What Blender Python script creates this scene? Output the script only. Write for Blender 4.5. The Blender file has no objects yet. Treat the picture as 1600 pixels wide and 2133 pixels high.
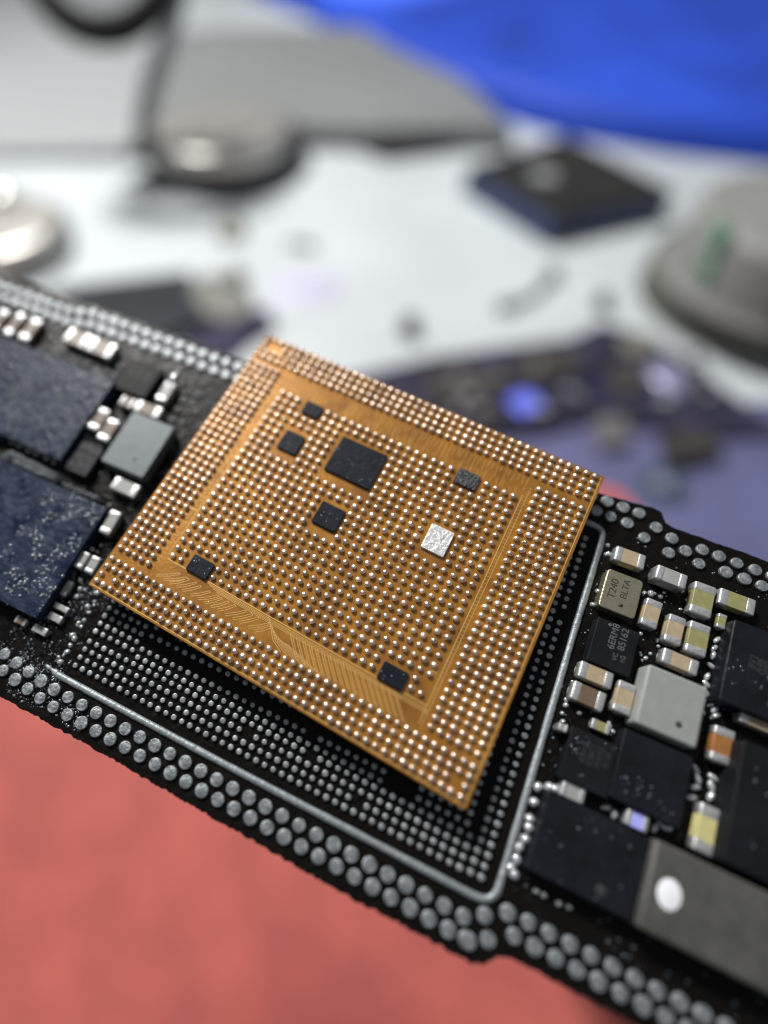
import bpy, bmesh, math, random
from mathutils import Vector, Matrix, noise
random.seed(7)
S = bpy.context.scene
C = S.collection
# units: 1 unit = 1 mm
S.unit_settings.system = 'METRIC'; S.unit_settings.scale_length = 0.001
# ------------------------------------------------------------------ camera
F, PX, PY = 1164.836, 606.376, 1095.423            # focal length and principal point of the photograph (1600 px wide)
R = Matrix(((0.86563876, -0.4974284, 0.05687286), (0.44177753, 0.81232473, 0.38073764), (-0.23558895, -0.3044561, 0.92293246)))
T = Vector((2.39660302, 0.21262844, 22.65904925))  # centre of the chip seen from the lens
CW, CH = 16.0, 13.94
DESK = 75.0                                        # lens height over the desk
nd = Vector((0.03, math.sin(math.radians(36)), math.cos(math.radians(36)))).normalized()
Zw = -nd
Yw = (Vector((0, 0, 1)) - Zw * Zw.z).normalized()
Xw = Yw.cross(Zw)
A = Matrix((Xw, Yw, Zw))
LOC = Vector((0, 0, DESK)) - Vector((*(A @ T).xy, 0))
cam = bpy.data.objects.new('camera', bpy.data.cameras.new('camera')); C.objects.link(cam); S.camera = cam
m3 = Matrix((A @ Vector((1, 0, 0)), A @ Vector((0, -1, 0)), A @ Vector((0, 0, -1)))).transposed()
cam.matrix_world = Matrix.Translation(LOC) @ m3.to_4x4()
cd = cam.data
cd.sensor_fit = 'HORIZONTAL'; cd.sensor_width = 36.0; cd.lens = 36 * F / 1600
cd.shift_x = (800 - PX) / 1600; cd.shift_y = (PY - 1066.5) / 1600
cd.clip_start = 1; cd.clip_end = 5000
cd.dof.use_dof = True; cd.dof.focus_distance = 21.7
APR = 0.76                                          # lens opening radius, mm
cd.dof.aperture_fstop = 1e-3 * cd.lens / (2 * APR)
# ------------------------------------------------------------------ light
w = bpy.data.worlds.new('World'); S.world = w; w.use_nodes = True
wt = w.node_tree; bg = wt.nodes['Background']
tcw = wt.nodes.new('ShaderNodeTexCoord'); sep = wt.nodes.new('ShaderNodeSeparateXYZ'); rw = wt.nodes.new('ShaderNodeValToRGB')
wt.links.new(tcw.outputs['Generated'], sep.inputs[0]); wt.links.new(sep.outputs['Z'], rw.inputs[0]); wt.links.new(rw.outputs[0], bg.inputs[0])
rw.color_ramp.elements[0].color = (.16, .16, .17, 1); rw.color_ramp.elements[0].position = 0.0
rw.color_ramp.elements[1].color = (.62, .65, .70, 1); rw.color_ramp.elements[1].position = 0.9
bg.inputs[1].default_value = 0.36

def area(name, loc, target, size, energy, col):
    l = bpy.data.lights.new(name, 'AREA'); l.shape = 'DISK'; l.size = size; l.energy = energy; l.color = col
    o = bpy.data.objects.new(name, l); C.objects.link(o); o.location = loc
    o.rotation_euler = (Vector(target) - Vector(loc)).to_track_quat('-Z', 'Y').to_euler()
    return o
# directions in the camera's own frame (x right, y down, z into the picture) turned into the room's
def room(v): return A @ Vector(v)
P0 = LOC + A @ T
KEY = P0 + room(Vector((-0.34, -0.92, -0.24)).normalized() * 420)
area('bench_lamp', KEY, P0, 90, 2.9e6, (1.0, 0.97, 0.93))
sl = bpy.data.lights.new('cover_fill_spot', 'SPOT'); sl.energy = 2.6e6; sl.spot_size = math.radians(30); sl.spot_blend = 1.0; sl.shadow_soft_size = 8; sl.color = (1, .98, .94)  # added lamp, brightens the left end of the blue cover
so = bpy.data.objects.new('cover_fill_spot', sl); C.objects.link(so)
VIO = P0 + room((150, -60, -150))
S.view_settings.view_transform = 'Standard'; S.view_settings.look = 'None'; S.view_settings.gamma = 1
S.view_settings.use_curve_mapping = False; S.view_settings.exposure = 0.0
S.cycles.max_bounces = 6; S.cycles.use_denoising = True
S.cycles.sample_clamp_indirect = 4
S.cycles.filter_width = 1.2

# ------------------------------------------------------------------ materials
def mat(name, col, rough=.5, metal=0., var=0., vscale=3., bump=0., bscale=10., coat=0., spec=.5, col2=None, sss=0., emit=None, detail=3., stretch=None, rvar=0.):
    m = bpy.data.materials.new(name); m.use_nodes = True
    nt = m.node_tree; p = nt.nodes['Principled BSDF']
    p.inputs['Roughness'].default_value = rough; p.inputs['Metallic'].default_value = metal
    p.inputs['Coat Weight'].default_value = coat; p.inputs['Coat Roughness'].default_value = .12
    p.inputs['Specular IOR Level'].default_value = spec
    p.inputs['Base Color'].default_value = (*col, 1)
    tc = nt.nodes.new('ShaderNodeTexCoord'); src = tc.outputs['Object']
    if stretch:
        mp = nt.nodes.new('ShaderNodeMapping'); mp.inputs['Scale'].default_value = stretch
        nt.links.new(src, mp.inputs[0]); src = mp.outputs[0]
    if var or col2 or rvar:
        n = nt.nodes.new('ShaderNodeTexNoise'); n.inputs['Scale'].default_value = vscale; n.inputs['Detail'].default_value = detail
        nt.links.new(src, n.inputs['Vector'])
        r = nt.nodes.new('ShaderNodeValToRGB')
        r.color_ramp.elements[0].position = .32; r.color_ramp.elements[1].position = .68
        c2 = col2 or tuple(min(1, c * (1 + var)) for c in col)
        c1 = col if col2 else tuple(c * (1 - var) for c in col)
        r.color_ramp.elements[0].color = (*c1, 1); r.color_ramp.elements[1].color = (*c2, 1)
        nt.links.new(n.outputs['Fac'], r.inputs[0]); nt.links.new(r.outputs[0], p.inputs['Base Color'])
        if rvar:
            mr = nt.nodes.new('ShaderNodeMapRange'); mr.inputs['From Min'].default_value = .3; mr.inputs['From Max'].default_value = .7
            mr.inputs['To Min'].default_value = max(.02, rough - rvar); mr.inputs['To Max'].default_value = min(1, rough + rvar)
            nt.links.new(n.outputs['Fac'], mr.inputs['Value']); nt.links.new(mr.outputs[0], p.inputs['Roughness'])
    if bump:
        n2 = nt.nodes.new('ShaderNodeTexNoise'); n2.inputs['Scale'].default_value = bscale; n2.inputs['Detail'].default_value = detail
        nt.links.new(src, n2.inputs['Vector'])
        b = nt.nodes.new('ShaderNodeBump'); b.inputs['Strength'].default_value = 1; b.inputs['Distance'].default_value = bump
        nt.links.new(n2.outputs['Fac'], b.inputs['Height']); nt.links.new(b.outputs[0], p.inputs['Normal'])
    if sss: p.inputs['Subsurface Weight'].default_value = sss; p.inputs['Subsurface Radius'].default_value = (1, .4, .2)
    return m
M = {}
M['gold'] = mat('gold_solder_mask', (.44, .195, .022), .34, .35, bump=.010, bscale=8, col2=(.25, .100, .012), vscale=.9, detail=6, coat=.5)
M['copper'] = mat('copper_trace', (.78, .50, .17), .4, .5)
M['ball'] = mat('solder_ball', (.82, .70, .60), .37, .95, var=.25, vscale=2.3, bump=.012, bscale=16, rvar=.10)
M['pad'] = mat('tinned_pad', (.25, .275, .29), .42, .5, var=.38, vscale=4.2, bump=.05, bscale=7, detail=7, rvar=.14)
M['land'] = mat('tinned_land', (.30, .32, .33), .42, .5, var=.3, vscale=3, bump=.01, bscale=9)
M['mask'] = mat('black_solder_mask', (.005, .0045, .004), .34, 0, bump=.06, bscale=3.2, coat=.0, spec=.09, detail=9, rvar=.15, vscale=1.5)
M['edge'] = mat('board_edge', (.014, .013, .012), .7, 0, bump=.08, bscale=6, detail=8)
M['mold'] = mat('black_mold', (.012, .012, .012), .6, 0, bump=.01, bscale=15)
M['die'] = mat('dark_die', (.009, .011, .018), .45, 0, bump=.018, bscale=5, detail=5, spec=.15, rvar=.12, vscale=3)
M['diegrey'] = mat('speckled_die', (.045, .05, .055), .30, .5, bump=.10, bscale=9, detail=5)
M['diesilver'] = mat('die_painted_bright', (.80, .86, .86), .35, .35, var=.45, vscale=9, bump=.05, bscale=7, detail=4)  # pale base stands in for a mirrored lamp; dark tones are cracks
M['bluedie'] = mat('blue_flux_die', (.008, .014, .034), .34, 0, bump=.06, bscale=3.5, detail=5, coat=.0, spec=.11, col2=(.030, .042, .075), vscale=1.4, rvar=.16)
M['blackic'] = mat('black_ic', (.006, .0065, .008), .55, 0, bump=.006, bscale=14, spec=.13, col2=(.010, .011, .013), vscale=.8)
M['navyic'] = mat('navy_ic', (.005, .0055, .008), .42, 0, bump=.03, bscale=3, spec=.2, col2=(.009, .011, .016), vscale=1.1, detail=6)
M['greyblk'] = mat('grey_ferrite', (.10, .125, .135), .5, .1, var=.08, vscale=2, bump=.006, bscale=12)
M['whiteblk'] = mat('pale_ferrite', (.25, .265, .255), .6, 0, var=.04, vscale=3, bump=.004, bscale=12)
M['shield'] = mat('matte_grey_shield', (.085, .085, .078), .5, .25, var=.14, vscale=1.6, bump=.012, bscale=9, detail=7, rvar=.1)
M['can'] = mat('brushed_can', (.52, .48, .34), .34, .9, var=.18, vscale=9, bump=.02, bscale=14, stretch=(.35, 4, 1))
M['term'] = mat('tin_terminal', (.52, .53, .54), .38, .6, var=.1, vscale=6, bump=.02, bscale=12)
M['tan'] = mat('tan_ceramic', (.38, .31, .20), .45, 0, var=.08, vscale=3)
M['olive'] = mat('olive_ceramic', (.26, .25, .11), .45, 0, var=.1, vscale=3)
M['brown'] = mat('brown_ceramic', (.14, .095, .06), .45, 0, var=.1, vscale=3)
M['grey'] = mat('grey_ceramic', (.30, .31, .30), .45, 0, var=.06, vscale=3)
M['orange'] = mat('orange_ceramic', (.30, .13, .04), .45, 0, var=.1, vscale=3)
M['lemon'] = mat('lemon_ceramic', (.52, .48, .22), .45, 0, var=.06, vscale=3)
M['violet_glint'] = mat('glint_painted_ceramic', (.36, .38, .85), .4, 0)  # violet base paints a bluish glint onto the ceramic
M['fence'] = mat('tinned_fence', (.27, .30, .32), .5, .5, var=.15, vscale=5, bump=.03, bscale=7)
M['flux'] = mat('flux_bead', (.55, .58, .60), .10, .5)
M['ink'] = mat('laser_mark', (.10, .105, .11), .6, 0)
M['inkblack'] = mat('black_ink', (.03, .03, .028), .6, 0)
M['whitedot'] = mat('white_marker', (.82, .84, .88), .6, 0)
M['greydot'] = mat('dark_mark', (.03, .035, .04), .6, 0)
# --------------------------------------------------- pixel of the photograph -> point on a known plane
def ray(x, y): return Vector((x - PX, y - PY, F))
nC = R.col[2]
def cv(u, v, wd): return T + R @ Vector((u - CW / 2, v - CH / 2, wd))      # chip frame -> lens frame
def uv(x, y, off=0.):
    r = ray(x, y); s = (nC @ T + off) / (nC @ r) if False else (nC.dot(T) + off) / nC.dot(r)
    l = R.transposed() @ (r * s - T); return l.x + CW / 2, l.y + CH / 2
PHI = math.radians(-4.4); OFF = 1.1
def bp(x, y, h=0.):                                                         # board frame, a to the right, b down, at height h over the board
    u, v = uv(x, y, OFF - h); c, s = math.cos(PHI), math.sin(PHI)
    return u * c + v * s, -u * s + v * c
def desk(x, y, z=0.):
    r = A @ ray(x, y); s = (z - LOC.z) / r.z; return LOC + r * s
def upright(x, y, yp):                                                      # vertical plane across the desk at depth yp
    r = A @ ray(x, y); s = (yp - LOC.y) / r.y; return LOC + r * s
# chip frame matrix (X right, Y up the chip, Z towards the lens)
def frame(origin_cv, cx, cy):
    X = A @ cx; Y = A @ (-cy); Z = X.cross(Y)
    m = Matrix((X, Y, Z)).transposed().to_4x4(); m.translation = LOC + A @ origin_cv; return m
CHIP_M = frame(cv(CW / 2, CH / 2, .25 + .75), R.col[0], R.col[1])           # origin under the middle of the chip
c_, s_ = math.cos(PHI), math.sin(PHI)
BOARD_M = frame(cv(0, 0, OFF), R @ Vector((c_, s_, 0)), R @ Vector((-s_, c_, 0)))   # x=a, y=-b, z=height

# ------------------------------------------------------------------ mesh helpers
class MB:
    def __init__(s): s.v = []; s.f = []; s.m = []
    def add(s, vs, fs, mi=0):
        n = len(s.v); s.v += [tuple(q) for q in vs]; s.f += [tuple(i + n for i in q) for q in fs]; s.m += [mi] * len(fs); return s
def mesh_of(name, mb, mats, smooth=True):
    me = bpy.data.meshes.new(name); me.from_pydata(mb.v, [], mb.f)
    for x in (mats if isinstance(mats, (list, tuple)) else [mats]): me.materials.append(x)
    if any(mb.m): me.polygons.foreach_set('material_index', mb.m)
    if smooth: me.polygons.foreach_set('use_smooth', [True] * len(me.polygons))
    me.update(); return me
def link(name, me, parent=None, loc=(0, 0, 0), rz=0., label=None):
    o = bpy.data.objects.new(name, me); C.objects.link(o)
    if parent: o.parent = parent
    o.location = loc; o.rotation_euler = (0, 0, rz)
    if label: o['label'] = label
    return o
def empty(name, M4, label, cat, group=None):
    o = bpy.data.objects.new(name, None); C.objects.link(o); o.matrix_world = M4; o.empty_display_size = 1
    o['label'] = label; o['category'] = cat
    if group: o['group'] = group
    return o
def tag(o, label, cat, group=None):
    o['label'] = label; o['category'] = cat
    if group: o['group'] = group
    return o
def prism(poly, z0, z1, bev=0., seg=3, bot=True):                          # poly counter-clockwise, rounded upper rim
    vs, fs = [], []; n = len(poly)
    def inset(d):
        out = []
        for i in range(n):
            p0, p1, p2 = Vector(poly[i - 1][:2]), Vector(poly[i][:2]), Vector(poly[(i + 1) % n][:2])
            e1 = (p1 - p0).normalized(); e2 = (p2 - p1).normalized()
            n1 = Vector((-e1.y, e1.x)); n2 = Vector((-e2.y, e2.x)); k = n1 + n2
            q = max(.35, 1 + n1.dot(n2)); out.append(p1 + k * (d / q))
        return out
    rings = [(0, z0), (0, z1 - bev)] + [(bev * (1 - math.cos(t)), z1 - bev + bev * math.sin(t)) for t in [math.pi / 2 * (k + 1) / seg for k in range(seg)]] if bev else [(0, z0), (0, z1)]
    for d, z in rings: vs += [(q.x, q.y, z) for q in inset(d)]
    for k in range(len(rings) - 1):
        for i in range(n):
            j = (i + 1) % n; fs.append((k * n + i, k * n + j, (k + 1) * n + j, (k + 1) * n + i))
    fs.append(tuple((len(rings) - 1) * n + i for i in range(n)))
    if bot: fs.append(tuple(reversed(range(n))))
    return vs, fs
def rrect(x0, y0, x1, y1, r=0., k=4):
    if r <= 0: return [(x0, y0), (x1, y0), (x1, y1), (x0, y1)]
    out = []
    for cx, cy, a0 in ((x1 - r, y0 + r, -90), (x1 - r, y1 - r, 0), (x0 + r, y1 - r, 90), (x0 + r, y0 + r, 180)):
        for i in range(k + 1):
            t = math.radians(a0 + 90 * i / k); out.append((cx + r * math.cos(t), cy + r * math.sin(t)))
    return out
def flatshade(o, ang=35):
    me = o.data
    me.polygons.foreach_set('use_smooth', [True] * len(me.polygons))
    bm = bmesh.new(); bm.from_mesh(me)
    for e in bm.edges:
        if len(e.link_faces) == 2 and e.calc_face_angle(0) > math.radians(ang): e.smooth = False
    bm.to_mesh(me); bm.free()
    for pl in me.polygons:
        if abs(pl.normal.z) > .999: pl.use_smooth = False
    return o
def solid(name, poly, z0, z1, m, parent=None, bev=0., label=None, seg=3):
    mb = MB().add(*prism(poly, z0, z1, bev, seg)); return flatshade(link(name, mesh_of(name, mb, m), parent, label=label))
def dome(r, h, seg=14, rings=6, base=0., full=False):                      # ball sitting on z=0: part of a sphere, flattened to height h
    vs, fs = [], []
    t0 = math.pi * .82 if full else math.pi * .5
    for i in range(1, rings + 1):
        t = t0 * i / rings
        for j in range(seg):
            p = 2 * math.pi * j / seg; vs.append((r * math.sin(t) * math.cos(p), r * math.sin(t) * math.sin(p), math.cos(t)))
    zmin = math.cos(t0); vs = [(x, y, base + (z - zmin) / (1 - zmin) * h) for x, y, z in vs]
    vs.append((0, 0, base + h)); top = len(vs) - 1
    for j in range(seg):
        k = (j + 1) % seg; fs.append((top, j, k))
        for i in range(rings - 1): fs.append((i * seg + j, (i + 1) * seg + j, (i + 1) * seg + k, i * seg + k))
    return vs, fs
def puck(r, h, seg=20, bev=.04):
    poly = [(r * math.cos(2 * math.pi * i / seg), r * math.sin(2 * math.pi * i / seg)) for i in range(seg)]
    vs, fs = prism(poly, 0, h, bev, 3, bot=False)
    n = len(vs); vs.append((0, 0, h + .012)); last = fs.pop()
    for i in range(seg): fs.append((last[i], last[(i + 1) % seg], n))
    return vs, fs
def moved(vf, x, y, z=0, s=1.): vs, fs = vf; return [(a * s + x, b * s + y, c * s + z) for a, b, c in vs], fs
def tube(path, r, seg=10, caps=True, flat=1.):
    vs, fs = [], []; n = len(path); path = [Vector(q) for q in path]
    for i, q in enumerate(path):
        d = (path[min(i + 1, n - 1)] - path[max(i - 1, 0)]).normalized()
        up = Vector((0, 0, 1)) if abs(d.z) < .9 else Vector((0, 1, 0))
        sx = d.cross(up).normalized(); sy = sx.cross(d)
        rr = r[i] if isinstance(r, (list, tuple)) else r
        for k in range(seg):
            t = 2 * math.pi * k / seg; vs.append(q + sx * (rr * math.cos(t)) + sy * (rr * flat * math.sin(t)))
    for i in range(n - 1):
        for k in range(seg):
            j = (k + 1) % seg; fs.append((i * seg + k, i * seg + j, (i + 1) * seg + j, (i + 1) * seg + k))
    if caps: fs.append(tuple(range(seg))); fs.append(tuple(range((n - 1) * seg, n * seg)))
    return vs, fs
def smoothpath(pts, k=6):
    out = []; P = [Vector(q) for q in pts]
    for i in range(len(P) - 1):
        p0, p1, p2, p3 = P[max(i - 1, 0)], P[i], P[i + 1], P[min(i + 2, len(P) - 1)]
        for j in range(k):
            t = j / k; out.append(.5 * ((2 * p1) + (p2 - p0) * t + (2 * p0 - 5 * p1 + 4 * p2 - p3) * t * t + (3 * p1 - p0 - 3 * p2 + p3) * t ** 3))
    out.append(P[-1]); return out
CAMLOCAL = {}
def parts_and_rest(name, plural, pts, make, m, parent, zloc=0., most=100, label=None):
    """the instances nearest to the lens (largest in the picture) are parts of their own, the rest one mesh"""
    inv = parent.matrix_world.inverted() @ LOC
    def inframe(q):
        p = (A.transposed() @ (parent.matrix_world @ Vector((q[0], q[1], zloc)) - LOC)); x = p.x / p.z * F + PX; y = p.y / p.z * F + PY
        return -10 < x < 1610 and -10 < y < 2143
    def hidden(q):                                                          # under the chip
        return q[3] if len(q) > 3 else False
    order = sorted(pts, key=lambda q: ((not inframe(q)) or hidden(q), (Vector((q[0], q[1], zloc)) - inv).length))
    kinds = [mesh_of(name, MB().add(*make(k)), m) for k in range(3)]
    for i, q in enumerate(order[:most]):
        o = link(name, kinds[i % 3], parent, (q[0], q[1], zloc), random.uniform(0, 6.28))
        s = q[2] if len(q) > 2 else 1.; o.scale = (s, s, s)
    if len(order) > most:
        mb = MB()
        for i, q in enumerate(order[most:]):
            mb.add(*moved(make(i % 3), q[0], q[1], zloc, q[2] if len(q) > 2 else 1.))
        o = link(plural, mesh_of(plural, mb, m), parent); o['kind'] = 'stuff'
        if label: o['label'] = label

# ================================================================== the work desk and what stands behind
so.location = desk(820, 40) + Vector((-30, 60, 170)); so.rotation_euler = (desk(800, 20) - so.location).to_track_quat('-Z', 'Y').to_euler()
def ellipse_r(x, y, wpx, z=0.):
    a = desk(x - wpx, y, z); b = desk(x + wpx, y, z); return (b - a).length / 2
bd = [(-1500, -1200), (1500, -1200), (1500, 1600), (-1500, 1600)]
M['deskm'] = mat('pale_bench_top', (.50, .545, .57), .6, 0, var=.10, vscale=.022)
d = link('desk_floor', mesh_of('desk', MB().add([(x, y, 0) for x, y in bd], [(0, 1, 2, 3)]), M['deskm'])); d.name = 'bench_top'; d['kind'] = 'structure'
def pxpoly(pts, z): return [tuple(desk(x, y, z).xy) for x, y in pts]
def ccw(poly):
    s = sum(poly[i - 1][0] * poly[i][1] - poly[i][0] * poly[i - 1][1] for i in range(len(poly)))
    return poly if s > 0 else poly[::-1]
def centred(name, poly, z0, z1, m, label, cat, bev=0., group=None, kind=None):
    cx = sum(q[0] for q in poly) / len(poly); cy = sum(q[1] for q in poly) / len(poly)
    mb = MB().add(*prism([(x - cx, y - cy) for x, y in poly], z0, z1, bev))
    o = flatshade(link(name, mesh_of(name, mb, m), None, (cx, cy, 0)))
    if kind: o['kind'] = kind
    else: tag(o, label, cat, group)
    return o
def smooth_poly(pts, k=5):
    n = len(pts); P = [Vector((*q, 0)) for q in pts]; out = []
    for i in range(n):
        p0, p1, p2, p3 = P[i - 1], P[i], P[(i + 1) % n], P[(i + 2) % n]
        for j in range(k):
            t = j / k; q = .5 * ((2 * p1) + (p2 - p0) * t + (2 * p0 - 5 * p1 + 4 * p2 - p3) * t * t + (3 * p1 - p0 - 3 * p2 + p3) * t ** 3); out.append((q.x, q.y))
    return out
M['violet'] = mat('violet_light_tint', (.105, .11, .225), .55, 0, var=.15, vscale=.08)  # violet colour stands in for purple light on the bench
M['lgrey'] = mat('light_grey_case', (.34, .36, .37), .5, 0, var=.03, vscale=.02)
M['dgrey'] = mat('mid_grey_case', (.20, .212, .216), .5, 0, var=.05, vscale=.02)
M['blue'] = mat('blue_plastic', (.018, .070, .52), .6, 0, var=.25, vscale=.03, bump=1.5, bscale=.04, spec=.3)
M['salmon'] = mat('salmon_silicone', (.58, .135, .11), .7, 0, col2=(.44, .105, .09), vscale=.13, detail=2.5, sss=.0)
# cases, and a violet sheet painted for purple light on the bench
o = centred('violet_light_sheet', ccw(pxpoly([(880, 1050), (760, 960), (800, 860), (1130, 850), (1600, 835), (2100, 860), (2400, 1500), (1400, 1700)], .8)), .004, .8, M['violet'],
            'violet blue sheet painted as purple light on the white bench behind the circuit board', 'light patch', .3)
centred('equipment_case', ccw(pxpoly([(-700, 318), (286, 306), (352, 60), (420, -260), (-900, -260)], 4)), 0, 4, M['lgrey'], 'light grey flat case at the upper left behind the curved metal arm', 'case', 2)
centred('laptop_base', ccw(pxpoly([(300, 262), (640, 258), (780, 262), (1075, 262), (990, 180), (880, 90), (740, 52), (500, 52), (345, 62)], 7)), 0, 7, M['dgrey'], 'mid grey flat equipment lid between the metal arm and the blue cover', 'equipment', 2)
# blue cover
bl = [desk(x, y, 3).xy for x, y in ((520, -30), (590, 0), (660, 30), (745, 70), (800, 118), (900, 168), (1000, 208), (1100, 240), (1200, 266), (1400, 298), (1620, 322), (2100, 350), (2300, 0), (1600, -250), (600, -250))]
bl = [tuple(q) for q in bl]
centred('plastic_cover', ccw(bl), 0, 10, M['blue'], 'large saturated blue plastic cover with a curved rim at the upper right', 'cover', 5)
# black box module
M['boxtop'] = mat('black_box_top', (.018, .020, .022), .5, 0, spec=.12, col2=(.030, .028, .026), vscale=.09)
M['boxside'] = mat('navy_box_side', (.018, .035, .10), .4, 0, var=.3, vscale=.1)
def at_empty(name, px, py, label, cat, group=None):
    p = desk(px, py, 0); return empty(name, Matrix.Translation((p.x, p.y, 0)), label, cat, group)
def sub(name, root, poly, z0, z1, m, bev=0., label=None):
    l = root.matrix_world.translation
    return solid(name, [(x - l.x, y - l.y) for x, y in poly], z0, z1, m, root, bev, label)
e = at_empty('battery_box', 1180, 430, 'black square box with dark blue sides lying on the white bench below the blue cover', 'box')
q = ccw(pxpoly([(974, 345), (1182, 280), (1408, 396), (1156, 452)], 7)); sub('box_side', e, q, 0, 6.2, M['boxside'], .3)
q2 = ccw(pxpoly([(978, 345), (1182, 282), (1403, 396), (1156, 449)], 7)); sub('box_lid', e, q2, 6.2, 7, M['boxtop'], .2)
def lump(name, px, py, r, h, m, root=None, z=0, label=None, cat=None, group=None, sq=1., rz=0.):
    p = desk(px, py, z); mb = MB(); vs, fs = dome(r, h, 16, 6); 
    vs = [(x + .12 * r * noise.noise(Vector((x, y, z + px)) * .7), y * sq, zz) for x, y, zz in vs]; mb.add(vs, fs)
    o = link(name, mesh_of(name, mb, m), root, (p.x, p.y, z) if root is None else Vector((p.x, p.y, z)) - root.matrix_world.translation, rz)
    if root is None: tag(o, label, cat, group)
    return o
def disc(name, px, py, wpx, z0, z1, m, root, bev=.5, seg=40, zr=None, off=(0, 0)):
    p = desk(px, py, z1 if zr is None else zr); r = ellipse_r(px, py, wpx, z1)
    l = root.matrix_world.translation
    poly = [(p.x - l.x + off[0] + r * math.cos(2 * math.pi * i / seg), p.y - l.y + off[1] + r * math.sin(2 * math.pi * i / seg)) for i in range(seg)]
    return solid(name, poly, z0, z1, m, root, bev)
M['sticker'] = mat('grey_sticker', (.30, .31, .32), .5)
disc('label_sticker', 1133, 364, 28, 7, 7.15, M['sticker'], e, .05)
# round tins
M['tin'] = mat('brushed_tin', (.55, .54, .51), .40, .85, bump=.4, bscale=.12, var=.1, vscale=.05)
M['darkrim'] = mat('dark_rubber', (.022, .022, .024), .6)
e = at_empty('round_tin', 470, 330, 'round metal tin with dark rubber base behind the curved metal arm', 'tin')
disc('rubber_base', 470, 285, 160, 0, 7, M['darkrim'], e, .6); disc('metal_lid', 458, 262, 146, 7, 11.5, M['tin'], e, 2.0); disc('lid_rim', 470, 256, 80, 11.5, 12.1, M['tin'], e, .4)
e = at_empty('round_dish', 20, 500, 'round metal dish with a bright polished knob at the left edge', 'dish')
disc('rubber_base', 0, 480, 135, 0, 3.5, M['darkrim'], e, .6); disc('metal_lid', -5, 462, 128, 3.5, 8, M['tin'], e, 2); 
M['shine'] = mat('polished_knob', (.9, .9, .86), .16, .6)
lump('knob', 12, 425, 4.4, 4.2, M['shine'], e, 8)
# curved arm and ring lens
foot = desk(330, 385, 0); yp = foot.y
M['arm'] = mat('grey_arm', (.22, .24, .245), .6, .0); M['ring'] = mat('black_ring', (.008, .008, .009), .75, spec=.2)
M['clamp'] = mat('clamp_metal', (.06, .065, .06), .4, .5, var=.4, vscale=.3)
e = empty('magnifier_stand', Matrix.Translation((foot.x, foot.y, 0)), 'thin curved grey metal arm carrying a black ring magnifier over the bench', 'magnifier')
pts = [upright(x, y, yp) - foot for x, y in ((372, -60), (362, 20), (338, 110), (312, 190), (300, 270), (298, 330))]
mb = MB().add(*tube(smoothpath(pts), 2.6, 12)); link('arm', mesh_of('arm', mb, M['arm']), e)
mb = MB().add(*tube(smoothpath([upright(x, y, yp) - foot for x, y in ((262, 322), (300, 318), (345, 352), (372, 392))]), 2.3, 10))
mb.add(*tube(smoothpath([upright(x, y, yp) - foot for x, y in ((345, 352), (300, 372), (250, 400))]), 1.6, 10))
mb.add(*moved(dome(5.5, 4, 16, 6), 1, 0, 0)); link('clamp_foot', mesh_of('clamp_foot', mb, M['clamp']), e)
rc = upright(205, -112, yp); rv = []
rr = (upright(205 + 150, -112, yp) - upright(205, -112, yp)).length
tilt = A @ Vector((0, -.25, 1)).normalized(); ex = A @ Vector((1, 0, 0)); ey = ex.cross(tilt).normalized()
ringp = [rc - foot + ex * rr * math.cos(t) + ey * rr * math.sin(t) for t in [2 * math.pi * k / 48 for k in range(49)]]
link('ring', mesh_of('ring', MB().add(*tube(ringp, 3.4, 12, False)), M['ring']), e)
# small spare board module at left
M['slate'] = mat('slate_module', (.022, .026, .032), .5, 0, spec=.12, var=.25, vscale=.1)
M['ivory'] = mat('ivory_plastic', (.16, .165, .15), .5, 0, var=.1, vscale=.3)
M['beige'] = mat('beige_grey_metal', (.22, .22, .18), .4, .4, var=.4, vscale=.4)
M['dviolet'] = mat('dark_violet', (.045, .042, .085), .5, 0, spec=.12, var=.5, vscale=.12)
centred('camera_module', ccw(pxpoly([(40, 640), (120, 595), (395, 562), (415, 600), (430, 650), (320, 720), (200, 700)], 3)), .8, 3, M['slate'], 'dark slate rectangular module lying on the bench just behind the upper left board edge', 'module', .5)
e = at_empty('metal_connector', 480, 620, 'pale ivory and grey metal connector beside the dark slate module', 'connector')
sub('housing', e, ccw(pxpoly([(392, 590), (440, 560), (510, 590), (535, 640), (480, 668), (420, 650)], 3.5)), 0, 3.5, M['ivory'], .8)
lump('plug', 495, 585, 2.4, 3.5, M['beige'], e, 3.5)
centred('violet_piece', ccw(pxpoly([(380, 700), (470, 668), (560, 640), (572, 668), (520, 700), (470, 740), (400, 760)], 2)), .8, 2.2, M['dviolet'], 'dark violet flat cable on the bench between the connector and the gold chip', 'piece', .4)  # plain flat slab in dark violet
lump('metal_bracket', 482, 484, 4.0, 3.2, M['beige'], None, 0, 'small beige grey metal bracket on the bench below the round tin', 'bracket', sq=1.5)
lump('metal_clip', 628, 512, 4.4, .9, M['clamp'], None, 0, 'small flat dark metal clip on the white bench right of the beige bracket', 'clip', sq=.55, rz=-.4)
lump('adhesive_pad', 640, 600, 9, .8, mat('lilac_pad', (.50, .50, .64), .5), None, 0, 'pale lilac adhesive pad on the bench above the top corner of the gold chip', 'pad', sq=.8)
centred('black_tweezers', ccw(pxpoly([(755, 288), (900, 258), (1040, 262), (1050, 272), (930, 290), (800, 306)], 4)), 0, 4, M['darkrim'], 'long thin black tool lying against the grey equipment lid below the blue cover', 'tool', .6)
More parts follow.
